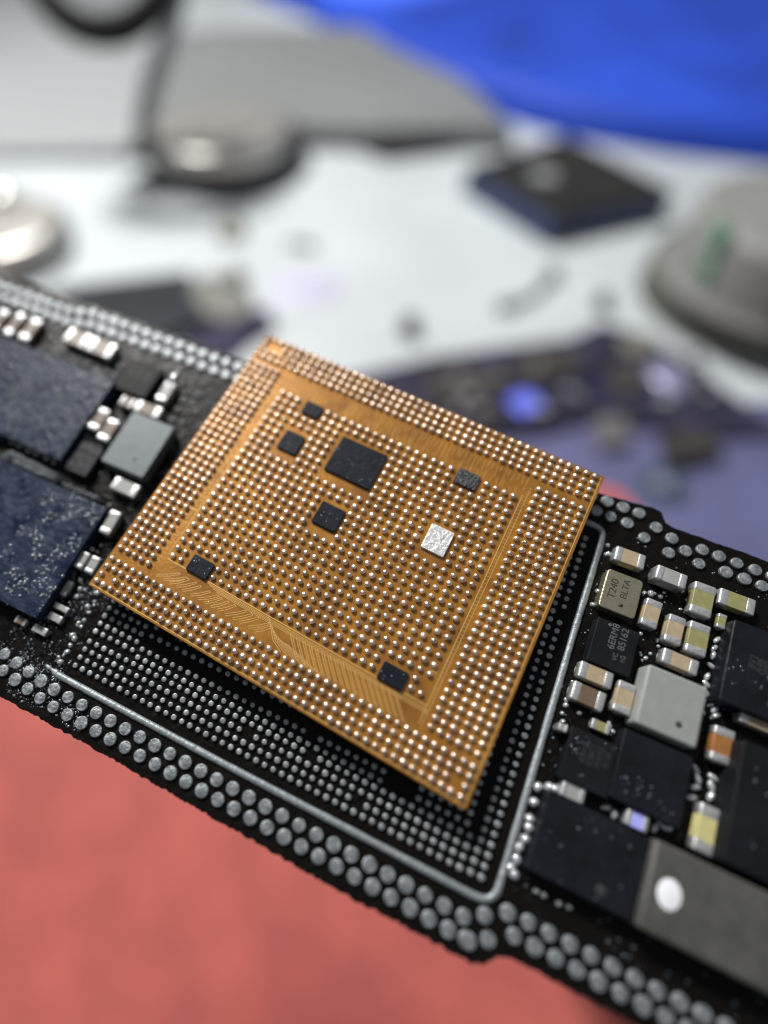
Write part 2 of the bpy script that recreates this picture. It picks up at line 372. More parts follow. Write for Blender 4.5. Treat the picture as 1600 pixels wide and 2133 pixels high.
# screws / bracket in the middle
e = at_empty('flex_bracket', 1100, 612, 'small grey bracket with two dark ends on the white bench below the black box', 'bracket')
l = e.matrix_world.translation
pa, pb = desk(1052, 642, 1) - l, desk(1148, 578, 1) - l
link('bar', mesh_of('bar', MB().add(*tube([pa, (pa + pb) / 2 + Vector((1.0, -.6, 0)), pb], .9, 8)), M['sticker']), e)
lump('screw_head', 1050, 644, 2.0, 2.2, M['clamp'], e); lump('screw_head', 1150, 578, 1.8, 2.6, M['clamp'], e, sq=1.4)
lump('rubber_grommet', 852, 693, 2.3, 4.5, M['clamp'], None, 0, 'small dark rubber grommet on the white bench directly above the long gold chip edge', 'grommet', sq=1.2)
lump('pin_header', 1252, 640, 1.7, 4.0, M['clamp'], None, 0, 'small dark pin standing at the back corner of the spare violet board', 'pin', sq=1.6)
# grey jar with green mark
M['jar'] = mat('frosted_grey_plastic', (.22, .225, .215), .55, 0, var=.08, vscale=.05)
M['jarlow'] = mat('olive_grey_plastic', (.085, .09, .075), .5, 0, var=.08, vscale=.05)
M['green'] = mat('green_marker', (.08, .40, .22), .5); M['slit'] = mat('dark_seam', (.10, .105, .11), .5)
e = at_empty('plastic_jar', 1610, 560, 'frosted grey plastic jar with a green scribble at the right edge', 'jar')
disc('base_ring', 1630, 560, 258, 0, 8, M['jarlow'], e, 2.5, 64)
def lathe(prof, seg=56):
    vs = []; fs = []
    for r_, z_ in prof:
        for k in range(seg): t = 2 * math.pi * k / seg; vs.append((r_ * math.cos(t), r_ * math.sin(t), z_))
    for i in range(len(prof) - 1):
        for k in range(seg):
            j = (k + 1) % seg; fs.append((i * seg + k, i * seg + j, (i + 1) * seg + j, (i + 1) * seg + k))
    fs.append(tuple((len(prof) - 1) * seg + k for k in range(seg))); return vs, fs
jc = desk(1630, 560, 10) - e.matrix_world.translation; r0 = ellipse_r(1630, 560, 240, 10)
bodyp = [(r0, 8), (r0 * .97, 9), (r0 * .95, 9.6), (r0 * .93, 10.8), (r0 * .91, 19), (r0 * .88, 20.4), (r0 * .80, 21)]
ob = link('jar_body', mesh_of('jar_body', MB().add(*lathe(bodyp)), M['jar']), e, (jc.x, jc.y, 0))
def on_jar(ang, z, rad): return Vector((rad * math.cos(ang), rad * math.sin(ang), z))
sc = [on_jar(math.radians(a), z, r0 * .92 + .1) for a, z in ((186, 22), (190, 20), (194, 21), (192, 17.5), (196, 15.5), (193, 13.5), (199, 12.5))]
link('green_mark', mesh_of('green_mark', MB().add(*tube(smoothpath(sc), 1.0, 8, flat=.6)), M['green']), e, (jc.x, jc.y, 0))
sc = [on_jar(math.radians(236), z, r0 * f_) for z, f_ in ((20, .89), (17, .915), (14, .92), (11, .93))]
link('seam', mesh_of('seam', MB().add(*tube(sc, .9, 8)), M['slit']), e, (jc.x, jc.y, 0))
# spare board with parts at the back right
M['spare'] = mat('spare_board', (.028, .027, .050), .6, 0, spec=.12, var=.45, vscale=.10)
M['chipbr'] = mat('brown_grey_chip', (.050, .046, .045), .5, 0, spec=.12, var=.3, vscale=.2)
M['navy'] = mat('navy_chip', (.015, .015, .055), .45)
e = at_empty('spare_circuit_board', 1200, 800, 'dark spare circuit board with blurred chips lying across the violet sheet', 'circuit board')
sub('board', e, ccw(pxpoly([(700, 790), (900, 742), (1190, 702), (1250, 672), (1330, 690), (1420, 740), (1560, 845), (1640, 900), (1500, 905), (1230, 872), (1120, 900), (850, 920)], 2)), .8, 2, M['spare'], .2)
for i, (pts, m, h) in enumerate((([(880, 775), (1000, 752), (1040, 815), (900, 850)], M['chipbr'], 2.8), ([(1050, 742), (1180, 716), (1230, 770), (1110, 800)], M['chipbr'], 2.8),
     ([(1150, 800), (1260, 780), (1280, 812), (1180, 826)], M['navy'], 2.6), ([(1255, 770), (1330, 752), (1350, 800), (1290, 822)], M['chipbr'], 2.8), ([(1290, 700), (1350, 690), (1370, 728), (1310, 740)], M['beige'], 2.6),
     ([(985, 850), (1040, 842), (1045, 872), (1000, 884)], M['chipbr'], 2.6))):
    sub('chip', e, ccw(pxpoly(pts, h)), 2, h, m, .2)
rs = random.Random(21)
for k in range(26):
    x, y = rs.uniform(880, 1480), rs.uniform(735, 860)
    if y < 1040 - x * .28 + 20 or y > 880: continue
    w_, h_ = rs.uniform(8, 22), rs.uniform(5, 12)
    sub('component', e, ccw(pxpoly([(x - w_, y), (x, y - h_), (x + w_, y), (x, y + h_)], 2.8)), 2, 2.8 + rs.random(), rs.choice([M['beige'], M['chipbr'], M['navy'], M['sticker']]), .1)
M['pale'] = mat('pale_lilac_metal', (.30, .30, .46), .3, .2)
lump('shield_can', 1392, 792, 3.6, 1.5, M['pale'], e, 2, sq=1.4)
M['periw'] = mat('periwinkle_plastic', (.16, .20, .92), .45)
lump('round_sticker', 1092, 850, 6.2, 1.4, M['periw'], None, .8, 'round bright periwinkle blue pad on the violet sheet above the long chip edge', 'pad')
centred('taped_chip', ccw(pxpoly([(1385, 895), (1480, 885), (1510, 940), (1400, 962)], 3)), .8, 3, M['chipbr'], 'brown grey chip lying on the violet sheet right of the periwinkle pad', 'chip', .3)
centred('square_chip', ccw(pxpoly([(1240, 870), (1300, 862), (1320, 920), (1255, 930)], 2.5)), .8, 2.5, mat('dull_olive', (.13, .125, .13), .5), 'dull olive grey chip lying on the violet sheet between the blue pad and brown chip', 'chip', .3)
e = at_empty('washer', 1385, 1008, 'dark green round washer with a pale centre on the violet sheet near the board', 'washer')
disc('rim', 1385, 1006, 44, .8, 1.8, mat('dark_green', (.035, .07, .075), .5), e, .3, 24); disc('centre', 1386, 1004, 19, 1.8, 2.4, M['pale'], e, .2, 20)

# ================================================================== salmon stand carrying the board
DROP = 42.0                                                                  # the board stands this far over the stand
BT = .85                                                                     # board thickness
M['salm'] = M['salmon']
st = empty('silicone_stand', BOARD_M @ Matrix.Translation((4, -12, -BT - DROP)), 'salmon pink silicone stand under the dark circuit board, filling the lower left', 'stand')
def loc2(poly): return [(x - 4, y + 12) for x, y in poly]
def stp(x, y): a, b = bp(x, y, -(BT + DROP)); return a, -b
# a back corner peeps out behind the board
bodyr = [stp(-500, 2300), stp(700, 2700), stp(1500, 2700), stp(2000, 2200), stp(1700, 1400), stp(1420, 1120), stp(1352, 1066), stp(1330, 1042), stp(1308, 1020), stp(1285, 1008), stp(1260, 1004), stp(1215, 1000), stp(900, 1010), stp(500, 850), stp(0, 820), stp(-500, 800)]
inv = st.matrix_world.inverted()
mb = MB(); top = loc2(bodyr); vs, fs = prism(top, -3, 0, 1.6, 4)
# skirt straight down to the bench
n = len(top); base = []
for x, y in top:
    wpt = st.matrix_world @ Vector((x, y, -3)); base.append(inv @ Vector((wpt.x, wpt.y, 0)))
fs = [f_ for f_ in fs if f_ != tuple(reversed(range(n)))]
k0 = len(vs); vs += [tuple(b) for b in base]
for i in range(n): j = (i + 1) % n; fs.append((k0 + i, k0 + j, j, i))
fs.append(tuple(reversed([k0 + i for i in range(n)])))
mb.add(vs, fs); o = link('stand_body', mesh_of('stand_body', mb, M['salm']), st); flatshade(o, 50)
solid('support_rib', loc2(rrect(27, -14, 34, -4, 1)), 0, DROP, M['salm'], st, .2)

# ================================================================== logic board
board = empty('logic_board', BOARD_M, 'black phone logic board packed with soldered parts and silver pads, tilted under the gold chip', 'circuit board')
def jag(p, q, step=.07, amp=.05):
    p, q = Vector(p), Vector(q); L = (q - p).length; n = max(1, int(L / step)); d = (q - p) / L; nn = Vector((-d.y, d.x)); out = []
    for i in range(n):
        t = i / n; out.append(tuple(p + (q - p) * t + nn * amp * (noise.noise(Vector((p.x + t * L * 2.1, p.y, 3))) * .6 + .9 * noise.noise(Vector((p.x + t * L * 7, p.y, 9))))))
    return out
bot = [(-20, 19.35), (-2.5, 19.22), (1.6, 19.2), (8.5, 19.3), (12.1, 19.36), (14.8, 19.32), (16.75, 19.3), (17.1, 19.15), (17.4, 18.75), (17.8, 18.6), (21.6, 18.55), (32, 18.55)]
topl = [(32, 1.45), (19.4, 1.55), (19.05, 1.45), (18.8, 1.05), (18.5, .98), (16.2, 1.2), (9, 1.1), (-2, .92), (-11.5, .82), (-20, .8)]
out = []
for seq in (bot, topl):
    for i in range(len(seq) - 1): out += jag((seq[i][0], -seq[i][1]), (seq[i + 1][0], -seq[i + 1][1]), amp=.075 if seq is bot else .03)
mb = MB().add(*prism(ccw(out), -BT, -.02, 0)); link('board_substrate', mesh_of('board_substrate', mb, [M['mask'], M['edge']], False), board)
bs = bpy.data.objects['board_substrate'].data
for pl in bs.polygons:
    if abs(pl.normal.z) < .5: pl.material_index = 1
def conv(sx, ox, oy): return lambda x, y: (ox + x / sx, oy + y / sx)
C1, C2, C3, C4 = conv(2.845, 0, 550), conv(2.857, 1040, 1000), conv(2.857, 1040, 1500), conv(2.857, 0, 1200)
L0, L1, R0 = conv(5.333, 0, 600), conv(5.333, 0, 900), conv(5.333, 1300, 1200)
FULL = lambda x, y: (x, y)
def bpt(Fc, q, h=0.): a, b = bp(*Fc(*q), h); return a, -b
def box_px(Fc, top, bottom, h):
    a0, b0 = bp(*Fc(*top), h); a1, b1 = bp(*Fc(*bottom), h); return a0, -b1, a1, -b0
TERMS = {}
def capacitor(Fc, top, bottom, ends, m, h=.42, label=None, name='capacitor'):
    x0, y0, x1, y1 = box_px(Fc, top, bottom, h); cx, cy = (x0 + x1) / 2, (y0 + y1) / 2; wx, wy = (x1 - x0) / 2, (y1 - y0) / 2
    L, Wd = (wx, wy) if ends == 'a' else (wy, wx)
    rz = (0 if ends == 'a' else math.pi / 2) + random.uniform(-.03, .03)
    tl = L * .27; bv = min(.07, Wd * .22)
    mb = MB().add(*prism(rrect(-L + tl * .6, -Wd * .95, L - tl * .6, Wd * .95, .02, 2), .02, h * .97, .03))
    o = flatshade(link(name, mesh_of(name, mb, m), board, (cx, cy, 0), rz, label))
    key = (round(L, 2), round(Wd, 2), h)
    mb = MB().add(*prism(rrect(-tl, -Wd, tl, Wd, bv, 3), -.01, h, bv * 1.1, 4))
    # solder fillet at the foot
    mb.add(*moved(([(x, y, z) for x, y, z in dome(1, 1, 12, 4)[0]], dome(1, 1, 12, 4)[1]), 0, 0))
    nv = len(dome(1, 1, 12, 4)[0])
    mb.v[-nv:] = [(x * tl * 1.0 - tl * .12, y * Wd * 1.02, z * h * .45 - .01) for x, y, z in mb.v[-nv:]]
    me = mesh_of('terminal', mb, M['term'])
    for sgn in (-1, 1):
        t = link('terminal', me, o, (sgn * (L - tl), 0, 0), 0 if sgn < 0 else math.pi)
    return o
def block(name, Fc, top, bottom, h, m, r=.1, bev=.05, label=None, ext=None):
    x0, y0, x1, y1 = box_px(Fc, top, bottom, h)
    if ext: x0 += ext[0]; y0 += ext[1]; x1 += ext[2]; y1 += ext[3]
    cx, cy = (x0 + x1) / 2, (y0 + y1) / 2
    mb = MB().add(*prism(rrect(x0 - cx, y0 - cy, x1 - cx, y1 - cy, r), 0, h, bev))
    o = flatshade(link(name, mesh_of(name, mb, m), board, (cx, cy, 0), 0, label)); o['_hx'] = (x1 - x0) / 2; o['_hy'] = (y1 - y0) / 2
    return o
def mark(parent, x, y, r, h, m, name='mark', rx=1.):
    mb = MB().add(*moved(puck(r, .012, 18, .004), 0, 0)); o = link(name, mesh_of(name, mb, m), parent, (x - parent.location.x, y - parent.location.y, h)); o.scale = (rx, 1, 1); return o
# ---- edge pads
pads = []
for k in range(-12, 31):
    a = .07 + k * .667
    if a > 16.4: break
    b = 18.05 + (.10 if a > 5 else .0) + min(0, a + .9) * .115 if a < -.9 else 18.06 + .0085 * a
    pads.append((a, -b)); b2 = b + .56
    pads.append((a + .345, -b2))
for k in range(0, 21): pads.append((17.33 + k * .672, -(17.42 if k else 17.46))); pads.append((17.7 + k * .672, -17.98))
pads += [(16.68, -17.86), (16.98, -18.45), (16.35, -18.75)]
for q in [(16.65, 1.49), (17.31, 1.49), (17.96, 1.50), (18.72, 1.86), (19.39, 2.09), (19.98, 2.42), (20.57, 2.10), (21.21, 2.11), (21.88, 2.13), (22.56, 2.13), (16.35, 2.09), (16.94, 2.12), (17.63, 2.13), (18.39, 2.50), (19.40, 2.77), (20.56, 2.75), (21.56, 2.69), (22.25, 2.68), (22.90, 2.70), (23.2, 2.13), (23.6, 2.7), (23.9, 2.13)] + [(24.3 + .66 * k_, 2.7) for k_ in range(9)] + [(24.6 + .66 * k_, 2.13) for k_ in range(9)] + [(15.98, 1.49), (15.7, 2.09)]: pads.append((q[0], -q[1]))
for k in range(0, 27):
    a = -17.1 + k * .667; b = 1.69 if a < -11 else (1.40 if a > -10.3 else 1.55)
    pads.append((a, -b)); pads.append((a + .33, -(b + .65)))
pads = [(x, y, random.uniform(.93, 1.03)) for x, y in pads]
parts_and_rest('edge_pad', 'edge_pads', pads, lambda k: puck(.242 + .006 * k, .11, 22, .03), M['pad'], board, -.015, label='further round silver pads along the board edges')
# ---- land pattern under and beside the chip
def pattern(p=.352):
    pts = []
    for j in range(40):
        for i in range(45):
            if (i, j) in ((1, 1), (1, 38), (43, 38)): continue
            top_, bot_ = j < 4, j > 35
            if top_ or bot_ : pts.append((i, j))
    return pts
AL, BL_ = -.36, 16.92
land = []
for j in range(4):
    for i in range(46): land.append((AL + i * .3525, -(BL_ - j * .35)))
for j in range(2):
    for i in range(30): land.append((1.77 + i * .3555, -(15.58 - j * .345)))
for j in range(31):
    for i in range(6): land.append((AL + i * .3555, -(15.42 - j * .352))); land.append((13.52 + i * .3555, -(15.53 - j * .352)))
for j in range(24):
    for i in range(29): land.append((1.85 + i * .388, -(14.61 - j * .384)))
for j in range(4):
    for i in range(45): land.append((AL + i * .3525, -(4.35 - j * .352)))
for j in range(39):
    for i in range(2): land.append((15.88 + i * .36, -(16.88 - j * .352)))
land = [(x, y, random.uniform(.88, 1.06)) for x, y in land if not (1.9 < x < 2.9 and -14.3 < y < -13.3) and random.random() > .012]
def under_chip(x, y):
    c, s = math.cos(PHI), math.sin(PHI); b = -y; u = x * c - b * s; v = x * s + b * c
    return 0.4 < u < 15.4 and v < 13.2
land = [(x, y, s, under_chip(x, y)) for x, y, s in land]
parts_and_rest('land_pad', 'land_pads', land, lambda k: puck(.112, .11, 14, .025), M['land'], board, -.015, label='further small silver pads of the empty chip footprint')
# ---- solder fence round the footprint
fp = [(-1.5, 17.42), (-.9, 17.50), (-.45, 17.53), (4.3, 17.54), (8.4, 17.53), (13, 17.50), (15.6, 17.50), (16.2, 17.49), (16.6, 17.40), (16.82, 17.12), (16.86, 16.6), (16.86, 12.8), (16.86, 8), (16.88, 4.2), (16.87, 3.3), (16.80, 2.95), (16.55, 2.78), (15.9, 2.74)]
path = smoothpath([(a, -b, .0) for a, b in fp], 10)
rad = [.135 + .018 * noise.noise(Vector(q) * 1.7) for q in path]
for i in range(8): rad[i] = .07 + .05 * (i % 4 == 0)
o = link('shield_fence', mesh_of('shield_fence', MB().add(*tube(path, rad, 12, True, .75)), M['fence']), board, (0, 0, .01), label='grey solder wall bent round the empty chip footprint')
# ---- left side parts
def lumpb(Fc, q, r=.09, s=1., h=None, name='solder_bead', m=None):
    a, b = bpt(Fc, q, .05); me = BEAD[random.randrange(3)]
    o = link(name, me, board, (a, b, -.03), random.uniform(0, 3)); o.scale = (r * s, r, r * (h or 1)); return o
BEAD = [mesh_of('solder_bead', MB().add(*dome(1, 1.15 + .15 * k, 12, 5)), M['flux']) for k in range(3)]
icA = block('chip_package', C1, (-420, 268), (375, 1165), .55, M['bluedie'], .05, .03, 'dark blue chip speckled with flux droplets at the upper left')
ax0, ay0, ax1, ay1 = box_px(C1, (665, 680), (375, 1165), .55)
icB = block('chip_package', FULL, (-70, 905), (75, 1290), .6, M['bluedie'], .05, .03, 'dark blue chip with a crust of flux bubbles at the left edge')
def frompts(name, Fc, right, bottom, left_len, h, m, label, r=.05, bev=.03, extra_top=None):
    """from the right-hand and bottom corners of the top face; left_len mm leftwards"""
    aR, bR = bp(*Fc(*right), h); aB, bB = bp(*Fc(*bottom), h); x1 = (aR + aB) / 2
    y1, y0 = -bR, -bB; x0 = x1 - left_len; cx, cy = (x0 + x1) / 2, (y0 + y1) / 2
    mb = MB().add(*prism(rrect(x0 - cx, y0 - cy, x1 - cx, y1 - cy, r), 0, h, bev))
    o = flatshade(link(name, mesh_of(name, mb, m), board, (cx, cy, 0), 0, label)); return o, (x0, y0, x1, y1)
for o in (icA, icB): bpy.data.objects.remove(o)
icA, rA = frompts('chip_package', C1, (668, 682), (372, 1168), 8, .55, M['bluedie'], 'dark blue chip speckled with flux droplets at the upper left')
icB, rB = frompts('chip_package', FULL, (222, 1058), (76, 1290), 8, .6, M['bluedie'], 'dark blue chip with a crust of flux bubbles at the left edge')
small, rS = frompts('chip_package', C1, (596, 1085), (525, 1272), 1.15, .4, M['navyic'], 'small navy chip smeared with flux beside the grey inductor')
textic, rT = frompts('chip_package', C1, (968, 625), (852, 795), 1.9, .42, M['blackic'], 'small black chip with faint lettering near the upper board edge')
gb = block('inductor', C1, (790, 868), (845, 1272), .62, M['greyblk'], .12, .06, 'smooth grey rectangular inductor with a dark dot')
aa, bb = bpt(C1, (800, 1155), .62); mark(gb, aa, bb, .07, .62, M['greydot'])
for Fc, t_, b_, e_, m_, lab in (
    (L0, (1085, 1300), (1075, 1592), 'b', 'brown', 'brown capacitor at the right side of the upper blue chip'), (L0, (1215, 1430), (1185, 1712), 'b', 'brown', 'brown capacitor touching the grey inductor'),
    (C1, (825, 798), (930, 918), 'a', 'brown', None), (C1, (985, 688), (975, 820), 'b', 'grey', 'capacitor pulled up with a solder spike'), (C1, (690, 1252), (792, 1388), 'a', 'grey', 'grey green capacitor below the grey inductor'),
    (L1, (1240, 850), (1200, 1150), 'b', 'grey', 'pale grey capacitor at the right side of the lower blue chip'), (L1, (915, 1310), (895, 1525), 'b', 'grey', None), (L1, (1035, 1362), (1015, 1585), 'b', 'grey', None),
    (L1, (755, 1638), (715, 1828), 'b', 'grey', None), (L1, (620, 1882), (735, 2018), 'a', 'grey', None), (L1, (560, 1985), (655, 2135), 'a', 'grey', None),
    (C4, (105, 228), (140, 302), 'a', 'brown', None), (C4, (210, 278), (262, 362), 'a', 'grey', None),
    (L0, (205, 262), (105, 532), 'b', 'brown', None), (L0, (365, 318), (295, 592), 'b', 'brown', None), (L0, (790, 430), (925, 668), 'a', 'brown', None), (L0, (1040, 530), (1205, 782), 'a', 'brown', 'brown capacitor nearest the small lettered chip'),
    (L0, (1375, 1180), (1450, 1340), 'a', 'brown', None), (L0, (20, 225), (-60, 470), 'b', 'brown', None),
    (C2, (705, 385), (860, 537), 'a', 'tan', 'beige capacitor beside the board pads at the upper right'), (C2, (948, 498), (1110, 652), 'a', 'grey', 'grey capacitor beside the metal crystal can'), (C2, (1172, 594), (1262, 828), 'b', 'olive', None), (C2, (1322, 635), (1520, 812), 'a', 'olive', 'olive capacitor at the upper right edge'),
    (C2, (882, 693), (940, 892), 'b', 'tan', None), (C2, (1018, 788), (1082, 992), 'b', 'tan', None), (C2, (1145, 828), (1230, 1062), 'b', 'olive', None), (C2, (1310, 788), (1345, 892), 'b', 'olive', None),
    (C2, (985, 993), (1180, 1168), 'a', 'tan', 'beige capacitor along the top of the pale block'), (C2, (492, 1068), (665, 1250), 'a', 'tan', None), (C2, (450, 1188), (615, 1385), 'a', 'brown', None), (C2, (718, 1183), (780, 1412), 'b', 'tan', None),
    (C2, (1448, 1338), (1660, 1530), 'a', 'tan', None), (C2, (1292, 1452), (1380, 1712), 'b', 'orange', 'orange brown capacitor beside the pale block'),
    (C2, (560, 1413), (655, 1522), 'a', 'olive', None), (C3, (388, 340), (500, 510), 'a', 'grey', None), (C3, (770, 515), (880, 680), 'a', 'violet_glint', 'capacitor painted with a violet blue glint between the dark chips'),
    (C3, (1205, 485), (1315, 842), 'b', 'lemon', 'pale yellow capacitor above the matte grey shield'), (C2, (365, 1440), (400, 1505), 'a', 'grey', None)):
    x0, y0, x1, y1 = box_px(Fc, t_, b_, .42)
    hh = .24 if min(x1 - x0, y1 - y0) < .38 else .42
    if x1 - x0 < .1 or y1 - y0 < .1: print('BAD', Fc, t_, b_, x1 - x0, y1 - y0); continue
    capacitor(Fc, t_, b_, e_, M[m_], hh if m_ != 'grey' or Fc is not C2 else .6, lab)
# solder spike
a, b = bpt(C1, (1005, 715), .3); a2, b2 = bpt(C1, (1080, 600), .5)
link('solder_spike', mesh_of('solder_spike', MB().add(*tube([(a, b, .35), (a * .6 + a2 * .4, b * .6 + b2 * .4, .42), (a2, b2, .5)], [.16, .09, .03], 10)), M['flux']), board)
# ---- right side parts
xt = block('crystal_can', C2, (650, 522), (805, 832), .45, M['can'], .16, .05, 'pale metal crystal can with engraved lettering')
wb = block('inductor', C2, (892, 1090), (1178, 1608), .8, M['whiteblk'], .14, .1, 'pale grey square inductor with a dark dot')
aa, bb = bpt(C2, (1068, 1455), .8); mark(wb, aa, bb, .11, .8, M['greydot'])
tx = block('chip_package', C2, (592, 812), (775, 1178), .5, M['blackic'], .05, .03, 'small black chip with rows of lettering below the crystal can')
m1, _ = frompts('chip_package', C2, (722, 1590), (640, 1900), 1.65, .5, M['blackic'], 'black chip with faint fine lettering near the solder fence')
m2, _ = frompts('chip_package', C2, (1150, 1650), (1085, 2085), 2.3, .55, M['navyic'], 'navy chip streaked with flux below the pale inductor')
m3_, _ = frompts('chip_package', C3, (905, 705), (790, 1205), 3.35, .6, M['navyic'], 'large dark chip with a grey smudge left of the matte grey shield')
# big shield: from its left corners
aT, bT = bp(*C3(935, 705), .85); aB2, bB2 = bp(*C3(822, 1235), .85); xs = (aT + aB2) / 2
mb = MB().add(*prism(rrect(0, 0, 9, bB2 - bT, .12), 0, .85, .12)); gs = flatshade(link('metal_shield', mesh_of('metal_shield', mb, M['shield']), board, (xs, -bB2, 0), 0, 'matte grey metal shield with a white paint dot at the lower right'))
aa, bb = bpt(C3, (1012, 1038), .85); mark(gs, aa, bb, .46, .85, M['whitedot'], 'paint_dot', .8)
aT, bT = bp(*C3(1445, 110), 1.0); aB2, bB2 = bp(*C3(1345, 850), 1.0); xs = (aT + aB2) / 2
mb = MB().add(*prism(rrect(0, 0, 7, bB2 - bT, .08), 0, 1.0, .05)); big = flatshade(link('chip_package', mesh_of('chip_package', mb, M['blackic']), board, (xs, -bB2, 0), 0, 'tall plain black chip at the right edge'))
aT, bT = bp(*C2(1400, 825), .7); aB2, bB2 = bp(*C2(1310, 1310), .7); xs = (aT + aB2) / 2
mb = MB().add(*prism(rrect(0, 0, 6, bB2 - bT, .08), 0, .7, .05)); ric = flatshade(link('chip_package', mesh_of('chip_package', mb, M['navyic']), board, (xs, -bB2, 0), 0, 'dark navy lettered chip at the right edge beside a row of beads'))
# ---- lettering
def text(s, parent, x, y, z, size, m, rz=math.pi / 2, name='lettering', sx=1.):
    cu = bpy.data.curves.new(name, 'FONT'); cu.body = s; cu.size = size; cu.extrude = .004; cu.align_x = 'CENTER'; cu.align_y = 'CENTER'
    o = bpy.data.objects.new(name, cu); C.objects.link(o); bpy.context.view_layer.update()
    me = bpy.data.meshes.new_from_object(o.evaluated_get(bpy.context.evaluated_depsgraph_get())); bpy.data.objects.remove(o)
    me.materials.clear(); me.materials.append(m)
    o = link(name, me, parent, (x - parent.location.x, y - parent.location.y, z), rz); o.scale = (sx, 1, 1); return o
for s_, q_, sz in (('T240', (680, 645), .40), ('BLTA', (752, 650), .36)):
    aa, bb = bpt(C2, q_, .45); text(s_, xt, aa, bb, .454, sz, M['inkblack'])
aa, bb = bpt(C2, (722, 745), .45); mb = MB().add(*prism(rrect(-.08, -.06, .08, .06), 0, .008)); link('index_mark', mesh_of('index_mark', mb, M['inkblack']), xt, (aa - xt.location.x, bb - xt.location.y, .45))
for s_, q_ in (('6ERM8', (682, 930)), ('85162', (740, 950))):
    aa, bb = bpt(C2, q_, .5); text(s_, tx, aa, bb, .504, .36, M['ink'])
for s_, q_ in (('VC', (690, 1052)), ('1G', (735, 1068))):
    aa, bb = bpt(C2, q_, .5); text(s_, tx, aa, bb, .504, .24, M['ink'])
aa, bb = bpt(C2, (660, 862), .5); mark(tx, aa, bb, .06, .5, M['ink'])
M['ink2'] = mat('faint_mark', (.028, .031, .035), .6, 0)
for k, s_ in enumerate(('A3418', 'K2BC1', 'P05X2', 'R15E')):
    aa, bb = bpt(C2, (505 + k * 46, 1620 + k * 16), .5); text(s_, m1, aa, bb, .504, .27, M['ink2'])
for k, s_ in enumerate(('8V1', 'A4K', '2M0')):
    aa, bb = bpt(C2, (1510 + 42 * k, 1080 + k * 24), .7); text(s_, ric, aa, bb, .704, .34, M['ink2'])
for k, s_ in enumerate(('D1K6', '7R2P', 'F90A')):
    aa, bb = bpt(C1, (785 + k * 45, 625 + k * 22), .42); text(s_, textic, aa, bb, .424, .3, M['ink2'])
# smudge on the dark chip
aa, bb = bpt(C3, (605, 1015), .6); mark(m3_, aa, bb, .17, .6, M['ink2'], 'smudge')
# ---- beads
for q in ((15, 50), (130, 108), (215, 150), (312, 200), (402, 232), (510, 285), (595, 325)): lumpb(L1, q, .10, .8, 1.4)
for q in ((1025, 925), (1085, 940), (1052, 862), (1115, 882), (1080, 808), (1145, 830), (1105, 757), (1170, 778), (1135, 715), (1195, 715)): lumpb(C1, q, .13, .75, 1.0)
for q in ((1120, 1252), (1078, 1325), (1020, 1300), (888, 1640), (885, 1740), (848, 1828), (940, 1750), (990, 2002), (1115, 455), (1100, 290), (960, 45), (1010, 85), (1100, 165), (1045, 200), (915, 655), (995, 700), (1055, 725), (850, 640), (765, 600), (700, 570), (1210, 810), (560, 505), (440, 455), (330, 400), (255, 385), (190, 345), (130, 320), (40, 365), (10, 420), (30, 1290), (1040, 1920), (930, 2090), (870, 2120)):
    lumpb(L1, q, random.uniform(.065, .12), 1, .9)
HB = mesh_of('solder_lump', MB().add(*dome(1, 1, 12, 6)), M['flux'])
for q, rr_ in (((20, 270), .13), ((70, 235), .11), ((120, 225), .16), ((160, 330), .14), ((215, 345), .12), ((290, 385), .15), ((345, 405), .12), ((420, 450), .15), ((475, 465), .13), ((560, 505), .11), ((200, 250), .12), ((260, 290), .12), ((330, 320), .12), ((400, 355), .12), ((470, 395), .12), ((530, 425), .11), ((600, 460), .11), ((40, 370), .12), ((10, 440), .13), ((700, 570), .09), ((765, 600), .10), ((845, 635), .09), ((912, 655), .10), ((1000, 695), .11), ((1060, 722), .10)):
    a, b = bpt(L1, q, .45); o = link('solder_lump', HB, board, (a, b, -.02), random.uniform(0, 3)); o.scale = (rr_ * 1.3, rr_, .52)
for q in ((575, 100), (560, 150), (520, 215), (500, 270), (460, 290), (430, 350), (415, 410), (440, 370), (395, 450), (355, 510), (345, 480), (375, 470), (520, 180), (480, 300)): lumpb(C4, q, random.uniform(.07, .15), .8, .7)
for q in ((475, 670), (620, 725), (700, 720), (770, 760), (880, 800), (980, 850), (1060, 920), (1120, 950), (1200, 930), (1280, 960), (1330, 870), (700, 690), (560, 555)): lumpb(L0, q, random.uniform(.10, .15), .8, .9)
for q in ((1305, 950), (1285, 1000), (1280, 1042), (1268, 1105), (1245, 1170), (1240, 1215), (1270, 1320), (1290, 1365), (1300, 1400)): lumpb(C2, q, .10, 1.9, .9)
for q in ((1280, 345), (1270, 395), (1265, 455), (1185, 350), (1175, 290), (1170, 400), (1150, 460), (960, 590), (1000, 640), (930, 640), (640, 520), (690, 560)): lumpb(C3, q, .12, 1.7, .9)
for q in ((235, 400), (210, 490), (185, 590), (155, 710), (105, 830), (90, 920), (180, 640), (120, 760), (70, 880), (300, 400), (330, 410)): lumpb(C3, q, .19, .9, .8)
rb = random.Random(8)
